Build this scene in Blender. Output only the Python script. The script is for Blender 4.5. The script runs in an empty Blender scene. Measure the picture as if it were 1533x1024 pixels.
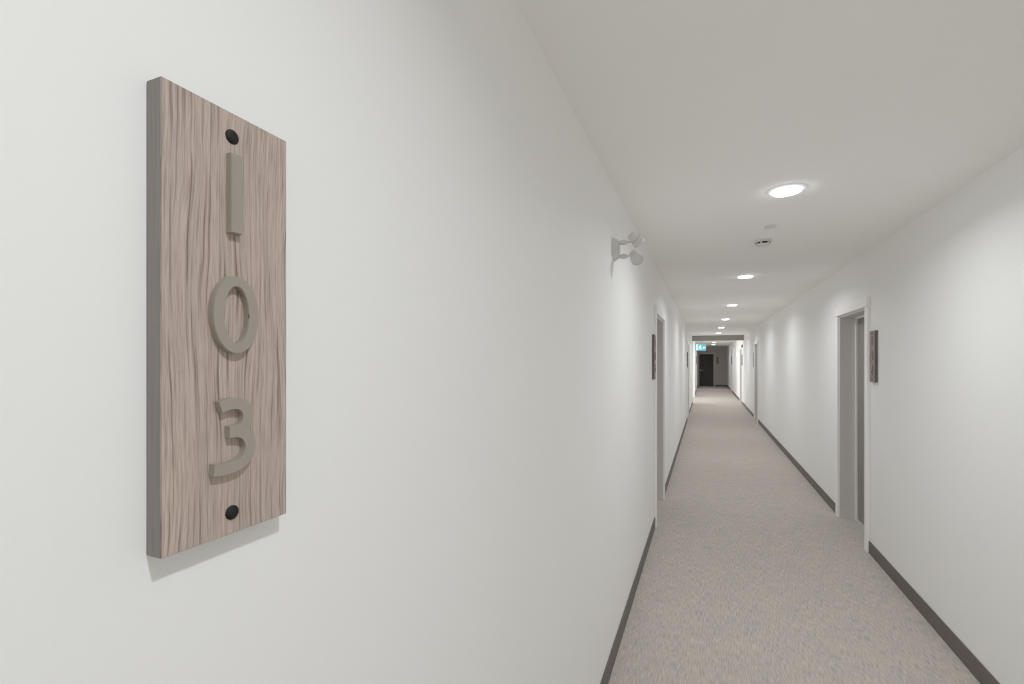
import bpy, bmesh, math, random
from mathutils import Vector, Matrix
random.seed(7)
sc = bpy.context.scene
col = sc.collection

# ------------------------------------------------------------------ dimensions (metres)
XL, XR = -0.447, 1.2515          # faces of the two long walls
H = 2.493                        # ceiling height
Y0, Y1 = -3.6, 32.0              # ends of the corridor
BOARD_T = 0.0195
DOOR_H = 2.03                    # head of door openings
CAS = 0.08                       # casing width
CT = 0.018                       # casing thickness
REC = 0.14                       # depth of door recess
CX = 0.40                        # centre line of the corridor

# ------------------------------------------------------------------ material helpers
def new_mat(name):
    m = bpy.data.materials.new(name); m.use_nodes = True
    nt = m.node_tree
    return m, nt, nt.nodes['Principled BSDF']

def N(nt, typ, **kw):
    n = nt.nodes.new(typ)
    for k, v in kw.items():
        if k in n.inputs: n.inputs[k].default_value = v
        else: setattr(n, k, v)
    return n

def plain(name, rgb, rough=0.5, metal=0.0, bump=0.0, bscale=400, var=0.0, vscale=3.0, spec=None):
    m, nt, b = new_mat(name)
    b.inputs['Base Color'].default_value = (*rgb, 1)
    b.inputs['Roughness'].default_value = rough
    b.inputs['Metallic'].default_value = metal
    if spec is not None: b.inputs['Specular IOR Level'].default_value = spec
    tc = N(nt, 'ShaderNodeTexCoord')
    if var:
        no = N(nt, 'ShaderNodeTexNoise', Scale=vscale, Detail=4.0)
        nt.links.new(tc.outputs['Object'], no.inputs['Vector'])
        mx = N(nt, 'ShaderNodeMix', data_type='RGBA')
        nt.links.new(no.outputs['Fac'], mx.inputs['Factor'])
        mx.inputs[6].default_value = (*[c*(1-var) for c in rgb], 1)
        mx.inputs[7].default_value = (*[min(1, c*(1+var)) for c in rgb], 1)
        nt.links.new(mx.outputs[2], b.inputs['Base Color'])
    if bump:
        no = N(nt, 'ShaderNodeTexNoise', Scale=float(bscale), Detail=2.0)
        nt.links.new(tc.outputs['Object'], no.inputs['Vector'])
        bp = N(nt, 'ShaderNodeBump', Strength=bump, Distance=0.001)
        nt.links.new(no.outputs['Fac'], bp.inputs['Height'])
        nt.links.new(bp.outputs['Normal'], b.inputs['Normal'])
    return m

def emis(name, rgb, strength):
    m, nt, b = new_mat(name)
    b.inputs['Base Color'].default_value = (*rgb, 1)
    b.inputs['Emission Color'].default_value = (*rgb, 1)
    b.inputs['Emission Strength'].default_value = strength
    return m

M = {}
M['wall'] = plain('painted_wall', (0.885, 0.885, 0.865), 0.62, bump=0.12, bscale=260, var=0.012, vscale=2.5, spec=0.35)
M['ceiling'] = plain('painted_ceiling', (0.95, 0.935, 0.92), 0.85, bump=0.35, bscale=150, var=0.015, vscale=3.0, spec=0.2)
M['trim'] = plain('white_trim_paint', (0.93, 0.92, 0.90), 0.42, bump=0.03, bscale=60)
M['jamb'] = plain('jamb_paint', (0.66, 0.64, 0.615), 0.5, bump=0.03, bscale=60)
M['base'] = plain('vinyl_baseboard', (0.088, 0.073, 0.065), 0.55, var=0.05, vscale=9)
M['bulk'] = plain('bulkhead_paint', (0.27, 0.255, 0.23), 0.7, bump=0.1, bscale=200)
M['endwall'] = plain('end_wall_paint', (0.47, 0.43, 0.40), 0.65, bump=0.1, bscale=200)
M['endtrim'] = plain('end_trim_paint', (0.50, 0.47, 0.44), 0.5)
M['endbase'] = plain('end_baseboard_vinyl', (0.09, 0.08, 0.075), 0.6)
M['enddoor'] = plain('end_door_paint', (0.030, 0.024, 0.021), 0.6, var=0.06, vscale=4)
M['black'] = plain('black_screw_cap', (0.004, 0.004, 0.004), 0.6, spec=0.2)
M['steel'] = plain('brushed_steel', (0.45, 0.43, 0.41), 0.35, metal=1.0)
M['white_plastic'] = plain('white_plastic', (0.66, 0.65, 0.64), 0.4)
M['ring'] = plain('light_ring', (0.84, 0.84, 0.83), 0.5)
M['lens'] = emis('light_lens', (0.925, 0.962, 1.0), 13.0)
M['glass'] = plain('frosted_lamp_glass', (0.62, 0.62, 0.61), 0.15)
M['dark'] = plain('dark_plastic', (0.006, 0.006, 0.006), 0.6, spec=0.2)
M['grey_dev'] = plain('grey_plastic', (0.16, 0.155, 0.15), 0.5)
M['threshold'] = plain('aluminium_threshold', (0.62, 0.60, 0.57), 0.4, metal=0.3)
M['sign_green'] = emis('exit_sign_green', (0.05, 0.33, 0.40), 0.8)
M['sign_white'] = emis('exit_sign_white', (0.55, 0.95, 1.0), 1.6)
M['daylight'] = emis('daylight_pane', (0.95, 0.98, 1.0), 2.3)

def numeral_mat():
    m, nt, b = new_mat('brushed_nickel_numeral')
    b.inputs['Base Color'].default_value = (0.30, 0.265, 0.225, 1)
    b.inputs['Metallic'].default_value = 0.25
    b.inputs['Roughness'].default_value = 0.42
    tc = N(nt, 'ShaderNodeTexCoord'); mp = N(nt, 'ShaderNodeMapping')
    mp.inputs['Scale'].default_value = (300, 300, 4000)
    no = N(nt, 'ShaderNodeTexNoise', Scale=1.0, Detail=3.0)
    nt.links.new(tc.outputs['Object'], mp.inputs['Vector']); nt.links.new(mp.outputs['Vector'], no.inputs['Vector'])
    bp = N(nt, 'ShaderNodeBump', Strength=0.12, Distance=0.0003)
    nt.links.new(no.outputs['Fac'], bp.inputs['Height']); nt.links.new(bp.outputs['Normal'], b.inputs['Normal'])
    return m
M['numeral'] = numeral_mat()

def wood_mat():
    """Grey-brown laminate: board local axes y = width, z = height."""
    m, nt, b = new_mat('grey_oak_laminate')
    L = nt.links.new
    tc = N(nt, 'ShaderNodeTexCoord')
    sx = N(nt, 'ShaderNodeSeparateXYZ'); L(tc.outputs['Object'], sx.inputs[0])
    # slow sideways wander of the grain
    mpw = N(nt, 'ShaderNodeMapping'); mpw.inputs['Scale'].default_value = (14, 14, 6.5)
    L(tc.outputs['Object'], mpw.inputs['Vector'])
    wn = N(nt, 'ShaderNodeTexNoise', Scale=1.0, Detail=2.0, Roughness=0.5); L(mpw.outputs['Vector'], wn.inputs['Vector'])
    wsub = N(nt, 'ShaderNodeMath', operation='SUBTRACT'); L(wn.outputs['Fac'], wsub.inputs[0]); wsub.inputs[1].default_value = 0.5
    wm = N(nt, 'ShaderNodeMath', operation='MULTIPLY_ADD'); L(wsub.outputs[0], wm.inputs[0]); wm.inputs[1].default_value = 0.017
    # the thickness direction (x) shares the face grain: add x to y
    add = N(nt, 'ShaderNodeMath', operation='ADD'); L(sx.outputs['Y'], add.inputs[0])
    xm = N(nt, 'ShaderNodeMath', operation='MULTIPLY'); L(sx.outputs['X'], xm.inputs[0]); xm.inputs[1].default_value = 1.3
    L(xm.outputs[0], add.inputs[1]); L(add.outputs[0], wm.inputs[2])
    def streak(fy, fz, det, rough, seed):
        c = N(nt, 'ShaderNodeCombineXYZ')
        a = N(nt, 'ShaderNodeMath', operation='MULTIPLY'); L(wm.outputs[0], a.inputs[0]); a.inputs[1].default_value = fy
        z = N(nt, 'ShaderNodeMath', operation='MULTIPLY'); L(sx.outputs['Z'], z.inputs[0]); z.inputs[1].default_value = fz
        L(a.outputs[0], c.inputs['X']); L(z.outputs[0], c.inputs['Y']); c.inputs['Z'].default_value = seed
        n = N(nt, 'ShaderNodeTexNoise', Scale=1.0, Detail=det, Roughness=rough); L(c.outputs[0], n.inputs['Vector'])
        return n
    s1 = streak(430, 7, 2.0, 0.55, 1.0)
    r1 = N(nt, 'ShaderNodeValToRGB'); L(s1.outputs['Fac'], r1.inputs['Fac'])
    e = r1.color_ramp.elements
    e[0].position = 0.30; e[0].color = (0.165, 0.120, 0.100, 1)
    e[1].position = 0.62; e[1].color = (0.50, 0.40, 0.348, 1)
    x = e.new(0.46); x.color = (0.43, 0.338, 0.292, 1)
    s2 = streak(1500, 30, 3.0, 0.65, 7.0)      # pores
    r2 = N(nt, 'ShaderNodeValToRGB'); L(s2.outputs['Fac'], r2.inputs['Fac'])
    r2.color_ramp.elements[0].position = 0.34; r2.color_ramp.elements[0].color = (0.66, 0.63, 0.62, 1)
    r2.color_ramp.elements[1].position = 0.56; r2.color_ramp.elements[1].color = (1, 1, 1, 1)
    mu = N(nt, 'ShaderNodeMix', data_type='RGBA', blend_type='MULTIPLY'); mu.inputs['Factor'].default_value = 1.0
    L(r1.outputs['Color'], mu.inputs[6]); L(r2.outputs['Color'], mu.inputs[7])
    s3 = streak(45, 3, 2.0, 0.5, 3.0)          # broad tone
    r3 = N(nt, 'ShaderNodeValToRGB'); L(s3.outputs['Fac'], r3.inputs['Fac'])
    r3.color_ramp.elements[0].position = 0.3; r3.color_ramp.elements[0].color = (0.86, 0.88, 0.87, 1)
    r3.color_ramp.elements[1].position = 0.7; r3.color_ramp.elements[1].color = (1.06, 1.02, 1.0, 1)
    mu2 = N(nt, 'ShaderNodeMix', data_type='RGBA', blend_type='MULTIPLY'); mu2.inputs['Factor'].default_value = 1.0
    L(mu.outputs[2], mu2.inputs[6]); L(r3.outputs['Color'], mu2.inputs[7])
    L(mu2.outputs[2], b.inputs['Base Color'])
    b.inputs['Roughness'].default_value = 0.5
    bp = N(nt, 'ShaderNodeBump', Strength=0.25, Distance=0.0004)
    L(s2.outputs['Fac'], bp.inputs['Height']); L(bp.outputs['Normal'], b.inputs['Normal'])
    return m
M['wood'] = wood_mat()
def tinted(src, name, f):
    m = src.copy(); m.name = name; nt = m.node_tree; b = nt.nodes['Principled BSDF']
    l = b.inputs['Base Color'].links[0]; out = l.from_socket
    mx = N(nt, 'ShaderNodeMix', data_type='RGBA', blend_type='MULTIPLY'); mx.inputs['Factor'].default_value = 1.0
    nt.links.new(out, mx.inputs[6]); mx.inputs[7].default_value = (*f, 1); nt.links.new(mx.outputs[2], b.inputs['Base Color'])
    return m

def edge_mat():
    m, nt, b = new_mat('grey_edge_banding')
    tc = N(nt, 'ShaderNodeTexCoord'); mp = N(nt, 'ShaderNodeMapping'); mp.inputs['Scale'].default_value = (900, 500, 14)
    no = N(nt, 'ShaderNodeTexNoise', Scale=1.0, Detail=3.0)
    nt.links.new(tc.outputs['Object'], mp.inputs['Vector']); nt.links.new(mp.outputs['Vector'], no.inputs['Vector'])
    r = N(nt, 'ShaderNodeValToRGB'); nt.links.new(no.outputs['Fac'], r.inputs['Fac'])
    r.color_ramp.elements[0].position = 0.35; r.color_ramp.elements[0].color = (0.145, 0.125, 0.113, 1)
    r.color_ramp.elements[1].position = 0.65; r.color_ramp.elements[1].color = (0.185, 0.163, 0.15, 1)
    nt.links.new(r.outputs['Color'], b.inputs['Base Color']); b.inputs['Roughness'].default_value = 0.5
    return m
M['edge'] = edge_mat()
M['wood_shaded'] = tinted(M['wood'], 'shaded_grey_oak_laminate', (0.52, 0.53, 0.56))  # same laminate; dimmer light on the farther plaques is put into the colour
M['edge_shaded'] = tinted(M['edge'], 'shaded_grey_edge_banding', (0.5, 0.47, 0.46))  # same banding, with the shade of the farther plaques painted in

def door_mat():
    m, nt, b = new_mat('taupe_door_laminate')
    tc = N(nt, 'ShaderNodeTexCoord'); mp = N(nt, 'ShaderNodeMapping'); mp.inputs['Scale'].default_value = (60, 45, 1.2)
    no = N(nt, 'ShaderNodeTexNoise', Scale=1.0, Detail=4.0)
    nt.links.new(tc.outputs['Object'], mp.inputs['Vector']); nt.links.new(mp.outputs['Vector'], no.inputs['Vector'])
    r = N(nt, 'ShaderNodeValToRGB'); nt.links.new(no.outputs['Fac'], r.inputs['Fac'])
    r.color_ramp.elements[0].position = 0.35; r.color_ramp.elements[0].color = (0.16, 0.138, 0.12, 1)
    r.color_ramp.elements[1].position = 0.65; r.color_ramp.elements[1].color = (0.25, 0.222, 0.20, 1)
    nt.links.new(r.outputs['Color'], b.inputs['Base Color']); b.inputs['Roughness'].default_value = 0.45
    return m
M['door'] = door_mat()

def carpet_mat():
    m, nt, b = new_mat('loop_pile_carpet')
    L = nt.links.new
    tc = N(nt, 'ShaderNodeTexCoord')
    def nz(sx, sy, det, rough, off=0.0):
        mp = N(nt, 'ShaderNodeMapping'); mp.inputs['Scale'].default_value = (sx, sy, 1); mp.inputs['Location'].default_value = (off, off, 0)
        L(tc.outputs['Object'], mp.inputs['Vector'])
        n = N(nt, 'ShaderNodeTexNoise', Scale=1.0, Detail=det, Roughness=rough); L(mp.outputs['Vector'], n.inputs['Vector'])
        return n
    a = nz(230, 15, 3.0, 0.7)
    r = N(nt, 'ShaderNodeValToRGB'); L(a.outputs['Fac'], r.inputs['Fac'])
    e = r.color_ramp.elements
    e[0].position = 0.28; e[0].color = (0.275, 0.243, 0.221, 1)
    e[1].position = 0.75; e[1].color = (0.64, 0.577, 0.525, 1)
    x = e.new(0.5); x.color = (0.46, 0.412, 0.376, 1)
    c = nz(9, 5, 3.0, 0.6, 4.0)
    r2 = N(nt, 'ShaderNodeValToRGB'); L(c.outputs['Fac'], r2.inputs['Fac'])
    r2.color_ramp.elements[0].position = 0.35; r2.color_ramp.elements[0].color = (0.94, 0.935, 0.94, 1)
    r2.color_ramp.elements[1].position = 0.65; r2.color_ramp.elements[1].color = (1.03, 1.01, 0.965, 1)
    mu = N(nt, 'ShaderNodeMix', data_type='RGBA', blend_type='MULTIPLY'); mu.inputs['Factor'].default_value = 1.0
    L(r.outputs['Color'], mu.inputs[6]); L(r2.outputs['Color'], mu.inputs[7])
    L(mu.outputs[2], b.inputs['Base Color'])
    b.inputs['Roughness'].default_value = 0.95; b.inputs['Specular IOR Level'].default_value = 0.1
    bp = N(nt, 'ShaderNodeBump', Strength=0.6, Distance=0.003)
    L(a.outputs['Fac'], bp.inputs['Height']); L(bp.outputs['Normal'], b.inputs['Normal'])
    return m
M['carpet'] = carpet_mat()

# ------------------------------------------------------------------ mesh helpers
def obj(name, bm, mat, parent=None, smooth=False):
    bmesh.ops.recalc_face_normals(bm, faces=bm.faces)
    me = bpy.data.meshes.new(name); bm.to_mesh(me); bm.free()
    for mm in (mat if isinstance(mat, (list, tuple)) else [mat]): me.materials.append(mm)
    if smooth:
        for p in me.polygons: p.use_smooth = True
        me.set_sharp_from_angle(angle=math.radians(35))
    o = bpy.data.objects.new(name, me); col.objects.link(o)
    if parent: o.parent = parent
    return o

def empty(name, loc, rotz=0.0):
    o = bpy.data.objects.new(name, None); col.objects.link(o)
    o.location = loc; o.rotation_euler = (0, 0, rotz); o.empty_display_size = 0.05
    return o

def tag(o, label, cat=None, group=None, kind=None):
    o['label'] = label
    if cat: o['category'] = cat
    if group: o['group'] = group
    if kind: o['kind'] = kind
    return o

def box(bm, x0, x1, y0, y1, z0, z1, bevel=0.0):
    m = Matrix.Translation(((x0+x1)/2, (y0+y1)/2, (z0+z1)/2)) @ Matrix.Diagonal((abs(x1-x0), abs(y1-y0), abs(z1-z0), 1))
    r = bmesh.ops.create_cube(bm, size=1.0, matrix=m)
    if bevel:
        es = list({e for v in r['verts'] for e in v.link_edges})
        bmesh.ops.bevel(bm, geom=es, offset=bevel, segments=2, affect='EDGES', clamp_overlap=True)
    return r['verts']

def lathe(bm, prof, origin, direction, n=36):
    """prof: (t along the axis, radius) points; radius 0 closes."""
    q = Vector((0, 0, 1)).rotation_difference(Vector(direction).normalized()).to_matrix().to_4x4()
    T = Matrix.Translation(origin) @ q
    rings = []
    for t, r in prof:
        if r < 1e-6: rings.append([bm.verts.new(T @ Vector((0, 0, t)))])
        else: rings.append([bm.verts.new(T @ Vector((r*math.cos(2*math.pi*k/n), r*math.sin(2*math.pi*k/n), t))) for k in range(n)])
    for a, b in zip(rings, rings[1:]):
        for k in range(n):
            k2 = (k+1) % n
            if len(a) == 1 and len(b) == 1: continue
            if len(a) == 1: bm.faces.new((a[0], b[k], b[k2]))
            elif len(b) == 1: bm.faces.new((a[k], a[k2], b[0]))
            else: bm.faces.new((a[k], a[k2], b[k2], b[k]))

def catmull(pts, per=8):
    P = [Vector(p) for p in pts]; out = []
    P = [P[0]*2-P[1]] + P + [P[-1]*2-P[-2]]
    for i in range(1, len(P)-2):
        for k in range(per):
            t = k/per
            a, b, c, d = P[i-1], P[i], P[i+1], P[i+2]
            out.append(0.5*((2*b)+(c-a)*t+(2*a-5*b+4*c-d)*t*t+(3*b-a-3*c+d)*t**3))
    out.append(P[-2].copy())
    return out

def offsets(line, w):
    Lf, Rt = [], []
    for i, p in enumerate(line):
        d = (line[min(i+1, len(line)-1)] - line[max(i-1, 0)]).normalized()
        n = Vector((-d.y, d.x))
        Lf.append(p+n*w/2); Rt.append(p-n*w/2)
    return Lf, Rt

def seg_cross(a, b):
    """first crossing of polylines a and b -> (i, j, point)"""
    from mathutils.geometry import intersect_line_line_2d
    for i in range(len(a)-1):
        for j in range(len(b)-1):
            p = intersect_line_line_2d(a[i], a[i+1], b[j], b[j+1])
            if p: return i, j, p
    return None

def prism(bm, loops, t, bevel=0.0006):
    """outline(s) in (u, v) millimetres -> solid of thickness t metres, front at local +x. A second loop is a hole of equal count."""
    S = 0.001
    def ring(loop, x): return [bm.verts.new((x, p[0]*S, p[1]*S)) for p in loop]
    fr = [ring(l, t) for l in loops]; bk = [ring(l, 0) for l in loops]
    if len(loops) == 1:
        f = bm.faces.new(fr[0]); bm.faces.new(list(reversed(bk[0])))
    else:
        n = len(fr[0])
        for k in range(n):
            k2 = (k+1) % n
            bm.faces.new((fr[0][k], fr[0][k2], fr[1][k2], fr[1][k]))
            bm.faces.new((bk[0][k2], bk[0][k], bk[1][k], bk[1][k2]))
    for a, b in zip(fr, bk):
        n = len(a)
        for k in range(n):
            k2 = (k+1) % n
            bm.faces.new((a[k2], a[k], b[k], b[k2]))
    if bevel:
        fv = {v for l in fr for v in l}
        ring_edges = []
        for l in fr:
            for k in range(len(l)):
                e = bm.edges.get((l[k], l[(k+1) % len(l)]))
                if e: ring_edges.append(e)
        bmesh.ops.bevel(bm, geom=ring_edges, offset=bevel, segments=2, affect='EDGES', clamp_overlap=True)

# numerals: centre lines in mm on a 44 x 76 field, u to the right, v up
W3 = 10.8
def glyph_loops(ch):
    if ch == '1':
        return [[[(16, 0), (28, 0), (28, 76.5), (16, 76.5)]]]
    if ch == '0':
        n = 72
        o = [(22+24*math.cos(2*math.pi*k/n), 37.6+37.6*math.sin(2*math.pi*k/n)) for k in range(n)]
        i = [(22+12.6*math.cos(2*math.pi*k/n), 37.6+27.4*math.sin(2*math.pi*k/n)) for k in range(n)]
        return [[o, i]]
    if ch == '3':
        up = catmull([(x, y*0.935) for x, y in [(7, 68.6), (14, 70.8), (22, 71.2), (30, 68.8), (35, 61.5), (34.6, 52), (30, 45.6), (23, 42.6), (16, 42.2)]])
        lo = catmull([(x, y*0.935) for x, y in [(16, 42.2), (24, 41.9), (32, 38.5), (37, 31), (37.8, 22), (34, 13), (26, 7.4), (14, 5.4), (0.5, 6.4)]])
        uL, uR = offsets(up, W3); lL, lR = offsets(lo, W3)
        # travelling from the upper tip clockwise, the left offset is the outside of the bowls
        uo, ui = uL, uR
        lo_o, lo_i = lL, lR
        c = seg_cross(list(reversed(uo))[:40], lo_o[:40])
        # take the crossing at the right-hand waist
        best = None
        from mathutils.geometry import intersect_line_line_2d
        for i in range(len(uo)-1):
            for j in range(len(lo_o)-1):
                p = intersect_line_line_2d(uo[i], uo[i+1], lo_o[j], lo_o[j+1])
                if p and (best is None or p.x > best[2].x): best = (i, j, p)
        i, j, p = best
        outline = uo[:i+1] + [p] + lo_o[j+1:] + list(reversed(lo_i))
        # bar underside ends at the bar tip, then bar top side back to the upper tip
        outline += list(reversed(ui))
        cl = []
        for q in outline:
            if not cl or (Vector(q)-Vector(cl[-1])).length > 0.15: cl.append((q[0], q[1]))
        return [[cl]]
    def strokes(lines, w=W3):
        out = []
        for l in lines:
            c = catmull(l) if len(l) > 2 else [Vector(l[0]), Vector(l[1])]
            a, b = offsets(c, w)
            out.append([[(p.x, p.y) for p in a + list(reversed(b))]])
        return out
    if ch == '2': return strokes([[(3, 62), (10, 69.5), (22, 71), (33, 67), (37.5, 57), (34, 45), (24, 31), (12, 16), (4, 6)], [(2, 5.4), (42, 5.4)]])
    if ch == '4': return strokes([[(32, 0), (32, 76)], [(31, 73), (5, 25)], [(2, 22), (43, 22)]])
    if ch == '5': return strokes([[(8, 70.6), (38, 70.6)], [(11, 72), (8, 40)], [(8, 41), (20, 45.5), (32, 41), (37.6, 30), (37, 18), (29, 8), (17, 5.2), (3, 8)]])
    if ch == '6': return strokes([[(35, 66), (25, 71), (14, 64), (7, 48), (6, 28), (9, 12), (20, 5.3), (32, 9), (38, 22), (33, 36), (22, 42), (10, 36)]])
    if ch == '7': return strokes([[(2, 70.6), (42, 70.6)], [(37, 70), (15, 0)]])
    if ch == '8': return strokes([[(22, 41), (33, 48), (35, 58), (30, 68), (22, 71), (14, 68), (9, 58), (11, 48), (22, 41)], [(22, 41), (34, 34), (38, 22), (33, 10), (22, 5.3), (11, 10), (6, 22), (10, 34), (22, 41)]])
    if ch == '9': return strokes([[(9, 10), (19, 5), (30, 12), (37, 28), (38, 48), (35, 64), (24, 71), (12, 67), (6, 54), (11, 40), (22, 34), (34, 40)]])

_num = {}
def numeral(ch):
    if ch not in _num:
        bm = bmesh.new()
        gl = glyph_loops(ch)
        for loops in gl:
            prism(bm, loops, 0.0075, 0.0006 if len(gl) == 1 and ch != '3' else 0)
        o = obj('numeral', bm, M['numeral'], smooth=True)
        _num[ch] = o.data
        bpy.data.objects.remove(o)
    return _num[ch]

# ------------------------------------------------------------------ room number sign
# local axes: x out of the wall (face towards +x), y along the wall, z up; origin at centre of the back
BW, BH = 0.129, 0.410
def board_bm():
    bm = bmesh.new()
    box(bm, 0, BOARD_T, -BW/2, BW/2, -BH/2, BH/2, 0.0005)
    return bm
_board = None
def room_sign(text, side, y, label, z=1.615, x=None):
    global _board
    if side == 'left': loc, rz = (XL+0.0006, y, z), 0.0
    elif side == 'right': loc, rz = (XR-0.0006, y, z), math.pi
    else: loc, rz = (x, Y1-0.0006, z), -math.pi/2
    t = empty('room_number_sign', loc, rz)
    tag(t, label, 'sign', 'wooden room number signs beside the suite doors')
    if _board is None:
        b = obj('board', board_bm(), [M['wood'], M['edge']], t)
        for p in b.data.polygons:
            if abs(p.normal.x) < 0.5: p.material_index = 1
        _board = b.data.copy(); _board.materials[0] = M['wood_shaded']; _board.materials[1] = M['edge_shaded']  # later plaques share this board, shaded by colour
    else:
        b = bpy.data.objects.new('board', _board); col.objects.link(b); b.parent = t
    for (vz, ch) in zip((0.1235-0.0379, 0.0061-0.0379, -0.1118-0.0379), text):
        pass
    for (z0, ch) in zip((0.0865, -0.0299, -0.1445), text):
        n = bpy.data.objects.new('numeral', numeral(ch)); col.objects.link(n); n.parent = t
        n.location = (BOARD_T, -0.022 if ch != '3' else -0.0235, z0)
    for sz in (0.1815, -0.1845):
        bm = bmesh.new()
        lathe(bm, [(0, 0.0069), (0.0010, 0.0069), (0.0021, 0.0060), (0.0028, 0.0040), (0.0030, 0.0)], (BOARD_T-0.0002, 0, sz), (1, 0, 0), 32)
        obj('screw_cap', bm, M['black'], t, True)
    return t

# ------------------------------------------------------------------ shell
# door openings (y0, y1) of the clear opening on each wall
LEFT_DOORS = [(4.70, 5.60), (13.42, 14.34), (26.4, 27.3)]
RIGHT_DOORS = [(4.77, 5.64), (13.50, 14.42), (19.30, 20.2), (26.5, 27.4)]
OPEN = (18.95, 21.8)             # passage opening on the left

def wall_bm(xa, xb, gaps):
    bm = bmesh.new(); y = Y0
    for (a, b, h) in gaps:
        box(bm, xa, xb, y, a, 0, H); box(bm, xa, xb, a, b, h, H); y = b
    box(bm, xa, xb, y, Y1, 0, H)
    return bm
TW = 0.32
gl = sorted([(a, b, DOOR_H) for a, b in LEFT_DOORS] + [(OPEN[0], OPEN[1], 2.3)])
gr = [(a, b, DOOR_H) for a, b in RIGHT_DOORS]
w = obj('wall_left', wall_bm(XL-TW, XL, gl), M['wall']); tag(w, 'long off-white painted corridor wall carrying the large 103 sign', 'wall', kind='structure')
w = obj('wall_right', wall_bm(XR, XR+TW, gr), M['wall']); tag(w, 'off-white painted corridor wall opposite the large 103 sign', 'wall', kind='structure')
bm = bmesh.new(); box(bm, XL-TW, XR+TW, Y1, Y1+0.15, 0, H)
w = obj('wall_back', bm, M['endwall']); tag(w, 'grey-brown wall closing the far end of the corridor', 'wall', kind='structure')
bm = bmesh.new(); box(bm, XL-TW, XR+TW, Y0-0.15, Y0, 0, H)
w = obj('wall_front', bm, M['wall']); tag(w, 'off-white wall closing the near end of the corridor', 'wall', kind='structure')
bm = bmesh.new(); box(bm, -2.6, XR+TW, Y0-0.15, Y1+0.15, -0.12, 0)
w = obj('floor', bm, M['carpet']); tag(w, 'taupe flecked loop-pile carpet running down the corridor', 'carpet', kind='structure')
bm = bmesh.new(); box(bm, -2.6, XR+TW, Y0-0.15, Y1+0.15, H, H+0.12)
w = obj('ceiling', bm, M['ceiling']); tag(w, 'flat off-white textured ceiling above the corridor', 'ceiling', kind='structure')
# bulkhead across the corridor
bm = bmesh.new(); box(bm, XL, XR, 18.25, 18.60, 2.313, H)
w = obj('trim_1', bm, M['bulk']); tag(w, 'grey dropped bulkhead crossing the corridor ceiling', 'bulkhead', kind='structure')
# side passage beyond the bulkhead, with a glazed door to daylight
bm = bmesh.new()
box(bm, -2.6, XL-TW, OPEN[0]-0.15, OPEN[0], 0, H)
box(bm, -2.6, XL-TW, OPEN[1], OPEN[1]+0.15, 0, H)
w = obj('wall_passage', bm, M['wall']); tag(w, 'off-white walls of the side passage beyond the bulkhead', 'wall', kind='structure')
bm = bmesh.new()
box(bm, -2.5, -2.40, OPEN[0], OPEN[0]+0.25, 0, H); box(bm, -2.5, -2.40, OPEN[1]-0.25, OPEN[1], 0, H)
box(bm, -2.5, -2.40, OPEN[0]+0.25, OPEN[1]-0.25, 2.25, H); box(bm, -2.5, -2.40, OPEN[0]+0.25, OPEN[1]-0.25, 0, 0.1)
box(bm, -2.49, -2.41, 20.34, 20.42, 0.1, 2.25)
wf = obj('window_1', bm, M['trim']); tag(wf, 'glazed entrance at the end of the side passage letting in daylight', 'window', kind='structure')
bm = bmesh.new(); box(bm, -2.46, -2.45, OPEN[0]+0.25, OPEN[1]-0.25, 0.1, 2.25)
obj('pane', bm, M['daylight'], wf)
# white casing round the passage opening
bm = bmesh.new()
box(bm, XL, XL+CT, OPEN[1], OPEN[1]+0.16, 0, 2.3); box(bm, XL, XL+CT, OPEN[0]-0.09, OPEN[0], 0, 2.3)
box(bm, XL, XL+CT, OPEN[0]-0.09, OPEN[1]+0.16, 2.3, 2.39)
w = obj('trim_2', bm, M['trim']); tag(w, 'white casing round the side passage opening beyond the bulkhead', 'trim', kind='structure')

# baseboards
BB_H, BB_T = 0.098, 0.009
def base_bm(xa, xb, gaps):
    bm = bmesh.new(); y = Y0
    for (a, b) in gaps:
        box(bm, xa, xb, y, a-CAS, 0, BB_H, 0.002); y = b+CAS
    box(bm, xa, xb, y, Y1, 0, BB_H, 0.002)
    return bm
gapsL = sorted(LEFT_DOORS + [(OPEN[0]-0.01, OPEN[1]+0.08)])
w = obj('baseboard_left', base_bm(XL, XL+BB_T, gapsL), M['base']); tag(w, 'taupe vinyl baseboard under the wall of the 103 sign', 'baseboard', kind='structure')
w = obj('baseboard_right', base_bm(XR-BB_T, XR, RIGHT_DOORS), M['base']); tag(w, 'taupe vinyl baseboard along the wall of the wide door recess', 'baseboard', kind='structure')

# ------------------------------------------------------------------ doors
def handle(parent, s, xf, y, z=1.0):
    bm = bmesh.new()
    lathe(bm, [(0, 0), (0, 0.026), (0.008, 0.026), (0.010, 0.022), (0.010, 0.011), (0.045, 0.010), (0.045, 0)], (xf, y, z), (s, 0, 0), 24)
    o = obj('door_handle', bm, M['steel'], parent, True)
    bm = bmesh.new()
    box(bm, min(xf+s*0.036, xf+s*0.052), max(xf+s*0.036, xf+s*0.052), y-0.008, y+0.115, z-0.010, z+0.010, 0.004)
    obj('lever', bm, M['steel'], o, True)

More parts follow.
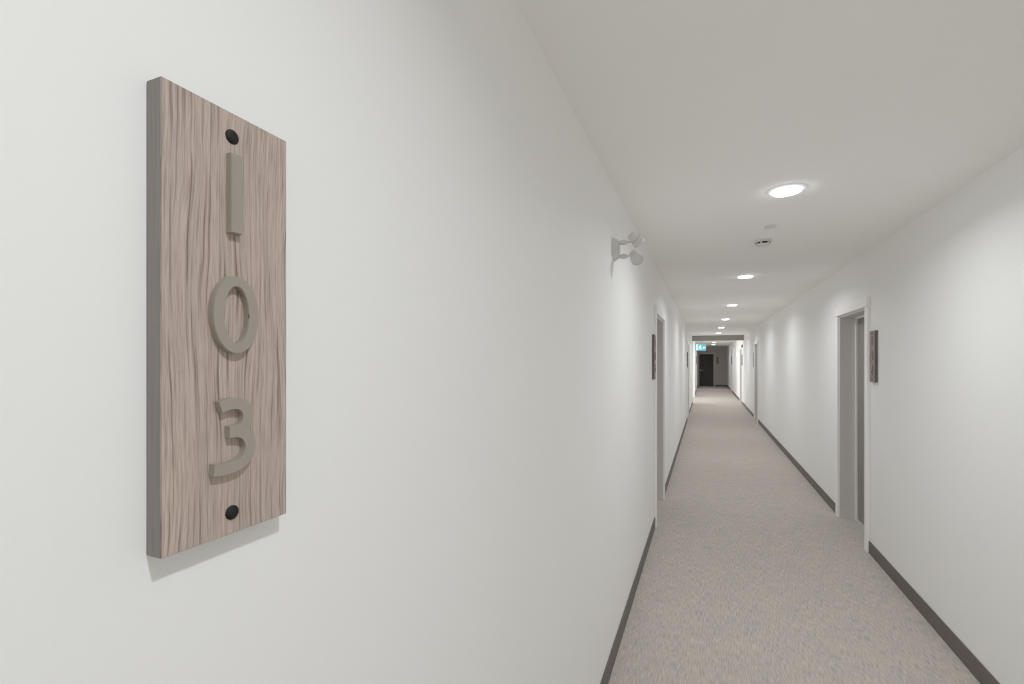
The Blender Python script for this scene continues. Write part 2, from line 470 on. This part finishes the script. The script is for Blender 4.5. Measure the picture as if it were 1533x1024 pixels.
def door(n, side, a, b, label, far_handle=True):
    """side wall door in its recess: slab + casing + jamb + threshold"""
    s = 1 if side == 'left' else -1            # direction out of the wall
    xw = XL if side == 'left' else XR
    def bx(bm, d0, d1, y0, y1, z0, z1, bev=0):  # d: distance out of the wall face, negative = into the wall
        x0, x1 = xw+s*d0, xw+s*d1
        box(bm, min(x0, x1), max(x0, x1), y0, y1, z0, z1, bev)
    bm = bmesh.new(); bx(bm, -REC-0.045, -REC-0.003, a+0.025, b-0.025, 0.022, DOOR_H-0.026, 0.001)
    d = obj('door_%d' % n, bm, M['door']); tag(d, label, 'door', kind='structure')
    bm = bmesh.new()                             # casing
    bx(bm, 0.0003, CT, a-CAS, a, 0, DOOR_H, 0.002); bx(bm, 0.0003, CT, b, b+CAS, 0, DOOR_H, 0.002)
    bx(bm, 0.0003, CT+0.008, a-CAS-0.008, b+CAS+0.008, DOOR_H, DOOR_H+0.082, 0.002)
    o = obj('casing', bm, M['trim'], d); o['label'] = 'off-white casing with a thicker head piece'
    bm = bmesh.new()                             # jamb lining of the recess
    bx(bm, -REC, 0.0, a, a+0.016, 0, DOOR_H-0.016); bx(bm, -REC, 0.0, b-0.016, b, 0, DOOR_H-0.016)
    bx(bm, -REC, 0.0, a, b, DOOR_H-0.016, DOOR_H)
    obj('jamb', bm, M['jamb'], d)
    bm = bmesh.new()                             # light door frame behind the jamb
    bx(bm, -REC-0.06, -REC+0.012, a+0.0165, a+0.034, 0, DOOR_H-0.017); bx(bm, -REC-0.06, -REC+0.012, b-0.034, b-0.0165, 0, DOOR_H-0.017)
    bx(bm, -REC-0.06, -REC+0.012, a+0.034, b-0.034, DOOR_H-0.036, DOOR_H-0.017)
    obj('door_frame', bm, M['trim'], d)
    bm = bmesh.new(); bx(bm, -REC-0.06, -REC+0.03, a+0.034, b-0.034, 0.0, 0.016, 0.003)
    obj('threshold', bm, M['threshold'], d)
    handle(d, s, xw - s*(REC+0.003), a+0.06)
    return d

door(1, 'right', *RIGHT_DOORS[0], 'taupe suite door deep in its recess opposite, nearest beside sign 102')
door(2, 'left', *LEFT_DOORS[0], 'recessed suite door just past the sign 105, below the emergency light')
door(3, 'right', *RIGHT_DOORS[1], 'second recessed door along the wall opposite sign 103, midway to the bulkhead')
door(4, 'left', *LEFT_DOORS[1], 'second recessed door on the wall of sign 103, midway to the bulkhead')
door(5, 'right', *RIGHT_DOORS[2], 'recessed door just beyond the bulkhead, opposite the side passage')
door(6, 'right', *RIGHT_DOORS[3], 'farthest recessed door on the wall opposite sign 103')
door(7, 'left', *LEFT_DOORS[2], 'farthest recessed door on the wall of sign 103, past the side passage')

# end door (faces the camera)
ED0, ED1 = -0.36, 0.47
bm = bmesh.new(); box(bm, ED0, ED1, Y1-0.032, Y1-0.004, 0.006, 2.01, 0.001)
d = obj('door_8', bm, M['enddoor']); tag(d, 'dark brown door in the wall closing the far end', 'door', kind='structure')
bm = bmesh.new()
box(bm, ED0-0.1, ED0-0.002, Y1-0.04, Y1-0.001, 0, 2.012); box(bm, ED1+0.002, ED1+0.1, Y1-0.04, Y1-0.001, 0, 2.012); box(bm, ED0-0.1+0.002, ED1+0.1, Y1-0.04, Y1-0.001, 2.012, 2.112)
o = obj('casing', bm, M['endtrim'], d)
bm = bmesh.new()
lathe(bm, [(0, 0), (0, 0.03), (0.01, 0.03), (0.012, 0.012), (0.05, 0.012), (0.05, 0)], (ED0+0.08, Y1-0.032, 1.0), (0, -1, 0), 20)
box(bm, ED0+0.07, ED0+0.19, Y1-0.085, Y1-0.07, 0.99, 1.01, 0.003)
obj('door_handle', bm, M['steel'], d, True)
bm = bmesh.new(); box(bm, ED1+0.1, XR-BB_T, Y1-0.012, Y1, 0, 0.098)
w = obj('baseboard_back', bm, M['endbase']); tag(w, 'dark baseboard on the end wall beside the brown door', 'baseboard', kind='structure')

# ------------------------------------------------------------------ signs
room_sign('103', 'left', 0.319, 'large grey-brown wood plaque with raised numerals 103, nearest on the wall')
room_sign('105', 'left', 4.475, 'wooden plaque seen edge-on beside the casing below the emergency light')
room_sign('102', 'right', 4.565, 'wooden number plaque beside the nearest recessed door on the opposite wall')
room_sign('106', 'right', 14.65, 'small wooden plaque just past the second recessed door opposite')
room_sign('107', 'left', 13.22, 'small wooden plaque by the second recessed door on the 103 side')
room_sign('108', 'right', 19.08, 'wooden plaque just past the bulkhead, opposite the side passage')
room_sign('112', 'right', 26.28, 'tiny wooden plaque beside the farthest recessed door opposite')
room_sign('109', 'left', 26.18, 'tiny wooden plaque beside the farthest door on the 103 side')
room_sign('111', 'back', 0, 'dark number plaque on the end wall beside the brown door', x=0.70)

# ------------------------------------------------------------------ ceiling lights
def ceiling_light(y, label, first=[None]):
    t = empty('ceiling_light', (CX, y, H))
    tag(t, label, 'light', 'round flush downlights along the corridor ceiling')
    if first[0] is None:
        bm = bmesh.new()
        n = 48
        lathe(bm, [(0.0005, 0.0735), (0.0005, 0.100), (0.0015, 0.0995), (0.0055, 0.080), (0.006, 0.0735), (0.0005, 0.0735)], (0, 0, 0), (0, 0, -1), n)
        a = obj('trim_ring', bm, M['ring'], t, True)
        bm = bmesh.new()
        lathe(bm, [(0.001, 0), (0.001, 0.0725), (0.009, 0.0725), (0.0145, 0.066), (0.0175, 0.048), (0.0185, 0)], (0, 0, 0), (0, 0, -1), n)
        b = obj('lens', bm, M['lens'], t, True)
        first[0] = (a, b)
    else:
        for p in first[0]:
            c = p.copy(); col.objects.link(c); c.parent = t
    ld = bpy.data.lights.new('lamp', 'AREA'); ld.shape = 'DISK'; ld.size = 0.10
    ld.energy = LAMP_W; ld.color = (0.925, 0.962, 1.0); ld.spread = math.radians(LAMP_SPREAD)
    lo = bpy.data.objects.new('lamp', ld); col.objects.link(lo); lo.parent = t; lo.location = (0, 0, -0.0200)
    return t
LAMP_W, LAMP_SPREAD = 5.9, 156
lights = [(-2.66, 'lit round downlight behind the viewpoint at the near end'),
          (0.06, 'lit round downlight directly above the 103 sign'),
          (2.88, 'largest lit round downlight, nearest on the ceiling before the smoke alarm'),
          (5.64, 'lit round downlight just past the smoke alarm'),
          (8.42, 'third lit downlight, past the nearest pair of recessed doors'),
          (11.18, 'fourth lit downlight in the row along the ceiling'),
          (13.94, 'fifth lit downlight, between the second pair of doors'),
          (16.70, 'last lit downlight before the grey bulkhead'),
          (19.46, 'first lit downlight behind the bulkhead, at the side passage'),
          (22.22, 'second lit downlight behind the bulkhead, past the side passage'),
          (24.98, 'third lit downlight behind the bulkhead'),
          (28.0, 'lit downlight nearest the dark end wall')]
for y, lab in lights: ceiling_light(y, lab)

# ------------------------------------------------------------------ smoke alarm and sprinkler cover
t = empty('sprinkler', (0.405, 3.61, H)); tag(t, 'small flat pale sprinkler cover disc beside the smoke alarm', 'sprinkler')
bm = bmesh.new(); lathe(bm, [(0.0003, 0), (0.0003, 0.030), (0.006, 0.030), (0.006, 0)], (0, 0, 0), (0, 0, -1), 32)
obj('escutcheon', bm, M['ring'], t, True)
bm = bmesh.new(); lathe(bm, [(0.009, 0), (0.009, 0.036), (0.0105, 0.036), (0.0112, 0.034), (0.0115, 0)], (0, 0, 0), (0, 0, -1), 32)
lathe(bm, [(0.006, 0.012), (0.009, 0.012)], (0, 0, 0), (0, 0, -1), 16)
obj('cover_plate', bm, plain('sprinkler_plate_paint', (0.70, 0.70, 0.685), 0.6), t, True)

t = empty('smoke_alarm', (0.405, 4.02, H)); tag(t, 'white ceiling smoke alarm with dark slots between the first two downlights', 'smoke alarm')
bm = bmesh.new(); lathe(bm, [(0.0003, 0), (0.0003, 0.062), (0.012, 0.062), (0.016, 0.058), (0.016, 0)], (0, 0, 0), (0, 0, -1), 40)
obj('base', bm, M['white_plastic'], t, True)
bm = bmesh.new(); lathe(bm, [(0.016, 0.0), (0.016, 0.045), (0.029, 0.045), (0.029, 0)], (0, 0, 0), (0, 0, -1), 32)
obj('chamber', bm, M['white_plastic'], t, True)
bm = bmesh.new(); lathe(bm, [(0.029, 0), (0.029, 0.052), (0.037, 0.048), (0.044, 0.036), (0.046, 0)], (0, 0, 0), (0, 0, -1), 40)
obj('cap', bm, M['white_plastic'], t, True)
for ang, hw in ((-132, 11), (-80, 22), (-12, 19), (50, 19), (110, 19), (170, 19)):     # dark vent slots round the chamber
    bm = bmesh.new()
    A = math.radians(ang); n = 6
    ring = []
    for k in range(n+1):
        th = A + math.radians(-hw + 2*hw*k/n)
        for r in (0.0455, 0.0475):
            for z in (-0.0150, -0.0285): ring.append(bm.verts.new((r*math.cos(th), r*math.sin(th), z)))
    for k in range(n):
        i = 4*k; j = i+4
        for q in ((0, 1), (1, 3), (3, 2), (2, 0)): bm.faces.new((ring[i+q[0]], ring[i+q[1]], ring[j+q[1]], ring[j+q[0]]))
    bm.faces.new((ring[0], ring[1], ring[3], ring[2])); bm.faces.new((ring[-4], ring[-3], ring[-1], ring[-2]))
    obj('vent_slot', bm, M['dark'], t)

# ------------------------------------------------------------------ emergency light with two lamp heads
EY, EZ = 2.50, 2.167
t = empty('emergency_light', (XL, EY, EZ)); tag(t, 'white wall-mounted emergency light with two swivelling lamp heads', 'emergency light')
bm = bmesh.new()
lathe(bm, [(0.0004, 0), (0.0004, 0.062), (0.004, 0.0625), (0.008, 0.060), (0.021, 0.050), (0.027, 0.044), (0.029, 0.038), (0.029, 0)], (0, 0, 0), (1, 0, 0), 40)
obj('wall_canopy', bm, M['white_plastic'], t, True)
def head(zk, hx, hz, direction):
    bm = bmesh.new()
    lathe(bm, [(0.026, 0), (0.026, 0.010), (0.036, 0.0115), (0.042, 0.0135), (0.060, 0.0135), (0.066, 0.009), (0.068, 0.0055), (0.090, 0.005), (0.090, 0)], (0, 0, zk), (1, 0, 0), 20)
    obj('swivel_arm', bm, M['white_plastic'], t, True)
    d = Vector(direction).normalized()
    c = Vector((hx, 0, hz))
    bm = bmesh.new()
    lathe(bm, [(-0.040, 0), (-0.040, 0.018), (-0.037, 0.0225), (-0.008, 0.0245), (-0.006, 0.0205), (-0.002, 0.0205), (0.000, 0.0285), (0.004, 0.0315), (0.012, 0.0315), (0.013, 0.0300), (0.016, 0.0300), (0.017, 0.0320), (0.028, 0.0325), (0.030, 0.0315), (0.030, 0.027), (0.026, 0.026), (0.026, 0)], c, d, 36)
    h = obj('lamp_head', bm, M['white_plastic'], t, True)
    bm = bmesh.new()
    lathe(bm, [(0.0262, 0), (0.0262, 0.0255), (0.0285, 0.020), (0.0295, 0)], c, d, 32)
    obj('lamp_lens', bm, M['glass'], h, True)
head(0.033, 0.113, 0.042, (0.60, 0.50, -0.60))
head(-0.040, 0.113, -0.050, (0.38, -0.62, -0.62))

# ------------------------------------------------------------------ exit sign under the bulkhead
SX, SY, SZ = -0.15, 18.42, 2.075
t = empty('exit_sign', (SX, SY, SZ)); tag(t, 'glowing green running-figure exit sign hanging under the bulkhead', 'exit sign')
bm = bmesh.new(); box(bm, -0.175, 0.175, -0.022, 0.022, -0.12, 0.12, 0.006)
obj('housing', bm, M['white_plastic'], t)
bm = bmesh.new(); box(bm, -0.165, 0.165, -0.0245, -0.0225, -0.11, 0.11)
pnl = obj('green_panel', bm, M['sign_green'], t)
bm = bmesh.new()
box(bm, -0.05, 0.05, -0.02, 0.02, 0.226, 0.2375, 0.003); box(bm, -0.012, 0.012, -0.012, 0.012, 0.115, 0.227)
obj('hanger', bm, M['white_plastic'], t)
def flat(bm, pts, y=-0.0262):
    bm.faces.new([bm.verts.new((p[0], y, p[1])) for p in pts])
def limb(bm, pts, w):
    a, b = offsets([Vector(p) for p in pts], w)
    for i in range(len(a)-1):
        flat(bm, [a[i], a[i+1], b[i+1], b[i]])
# running figure heading left through a doorway, arrow on the right
bm = bmesh.new()
flat(bm, [(-0.012+0.017*math.cos(k*math.pi/8), 0.072+0.017*math.sin(k*math.pi/8)) for k in range(16)])
limb(bm, [(-0.022, 0.050), (-0.034, 0.018), (-0.036, -0.008)], 0.036)
limb(bm, [(-0.036, 0.044), (-0.068, 0.030), (-0.078, 0.002)], 0.013)
limb(bm, [(-0.014, 0.044), (0.010, 0.014), (0.028, 0.022)], 0.013)
limb(bm, [(-0.040, -0.006), (-0.066, -0.034), (-0.072, -0.078)], 0.017)
limb(bm, [(-0.030, -0.006), (-0.012, -0.042), (0.024, -0.074)], 0.017)
obj('running_figure', bm, M['sign_white'], pnl)
bm = bmesh.new()
limb(bm, [(0.150, -0.010), (0.095, -0.010)], 0.026)
flat(bm, [(0.098, 0.030), (0.098, -0.050), (0.055, -0.010)])
obj('arrow', bm, M['sign_white'], pnl)
bm = bmesh.new()
for r in ((-0.155, -0.135, -0.095, 0.095), (-0.155, -0.075, 0.092, 0.102), (-0.135, -0.115, -0.095, 0.07)):
    flat(bm, [(r[0], r[2]), (r[1], r[2]), (r[1], r[3]), (r[0], r[3])], -0.0258)
obj('doorway_symbol', bm, M['sign_white'], pnl)

# small alarm horn beyond the bulkhead, above the plaque
t = empty('alarm_horn', (XR, 18.95, 2.12)); tag(t, 'small dark alarm horn high on the wall just beyond the bulkhead', 'alarm')
bm = bmesh.new(); box(bm, -0.030, 0.0, -0.055, 0.055, -0.06, 0.06)
obj('mounting_box', bm, M['grey_dev'], t)
bm = bmesh.new(); lathe(bm, [(0.031, 0), (0.031, 0.03), (0.045, 0.034), (0.045, 0)], (0, 0, 0), (-1, 0, 0), 20)
obj('grille', bm, M['dark'], t, True)

# ------------------------------------------------------------------ camera
F_PX = 702.6
cam = bpy.data.cameras.new('camera'); co = bpy.data.objects.new('camera', cam); col.objects.link(co)
cam.sensor_width = 36; cam.sensor_fit = 'HORIZONTAL'; cam.lens = F_PX/1533*36
cam.shift_y = 28.5/1533; cam.clip_start = 0.02; cam.clip_end = 200
co.location = (0, 0, 1.578)
co.rotation_euler = (math.radians(90), 0, math.atan(289.5/F_PX))
sc.camera = co

# ------------------------------------------------------------------ world + view
wd = bpy.data.worlds.new('world'); sc.world = wd; wd.use_nodes = True
wd.node_tree.nodes['Background'].inputs[0].default_value = (0.8, 0.85, 0.9, 1)
wd.node_tree.nodes['Background'].inputs[1].default_value = 0.3
sc.view_settings.view_transform = 'Standard'
sc.view_settings.look = 'None'
sc.view_settings.exposure = 0.50
sc.view_settings.gamma = 1.28
sc.cycles.max_bounces = 16; sc.cycles.diffuse_bounces = 12
sc.cycles.use_denoising = True
sc.cycles.sample_clamp_indirect = 8
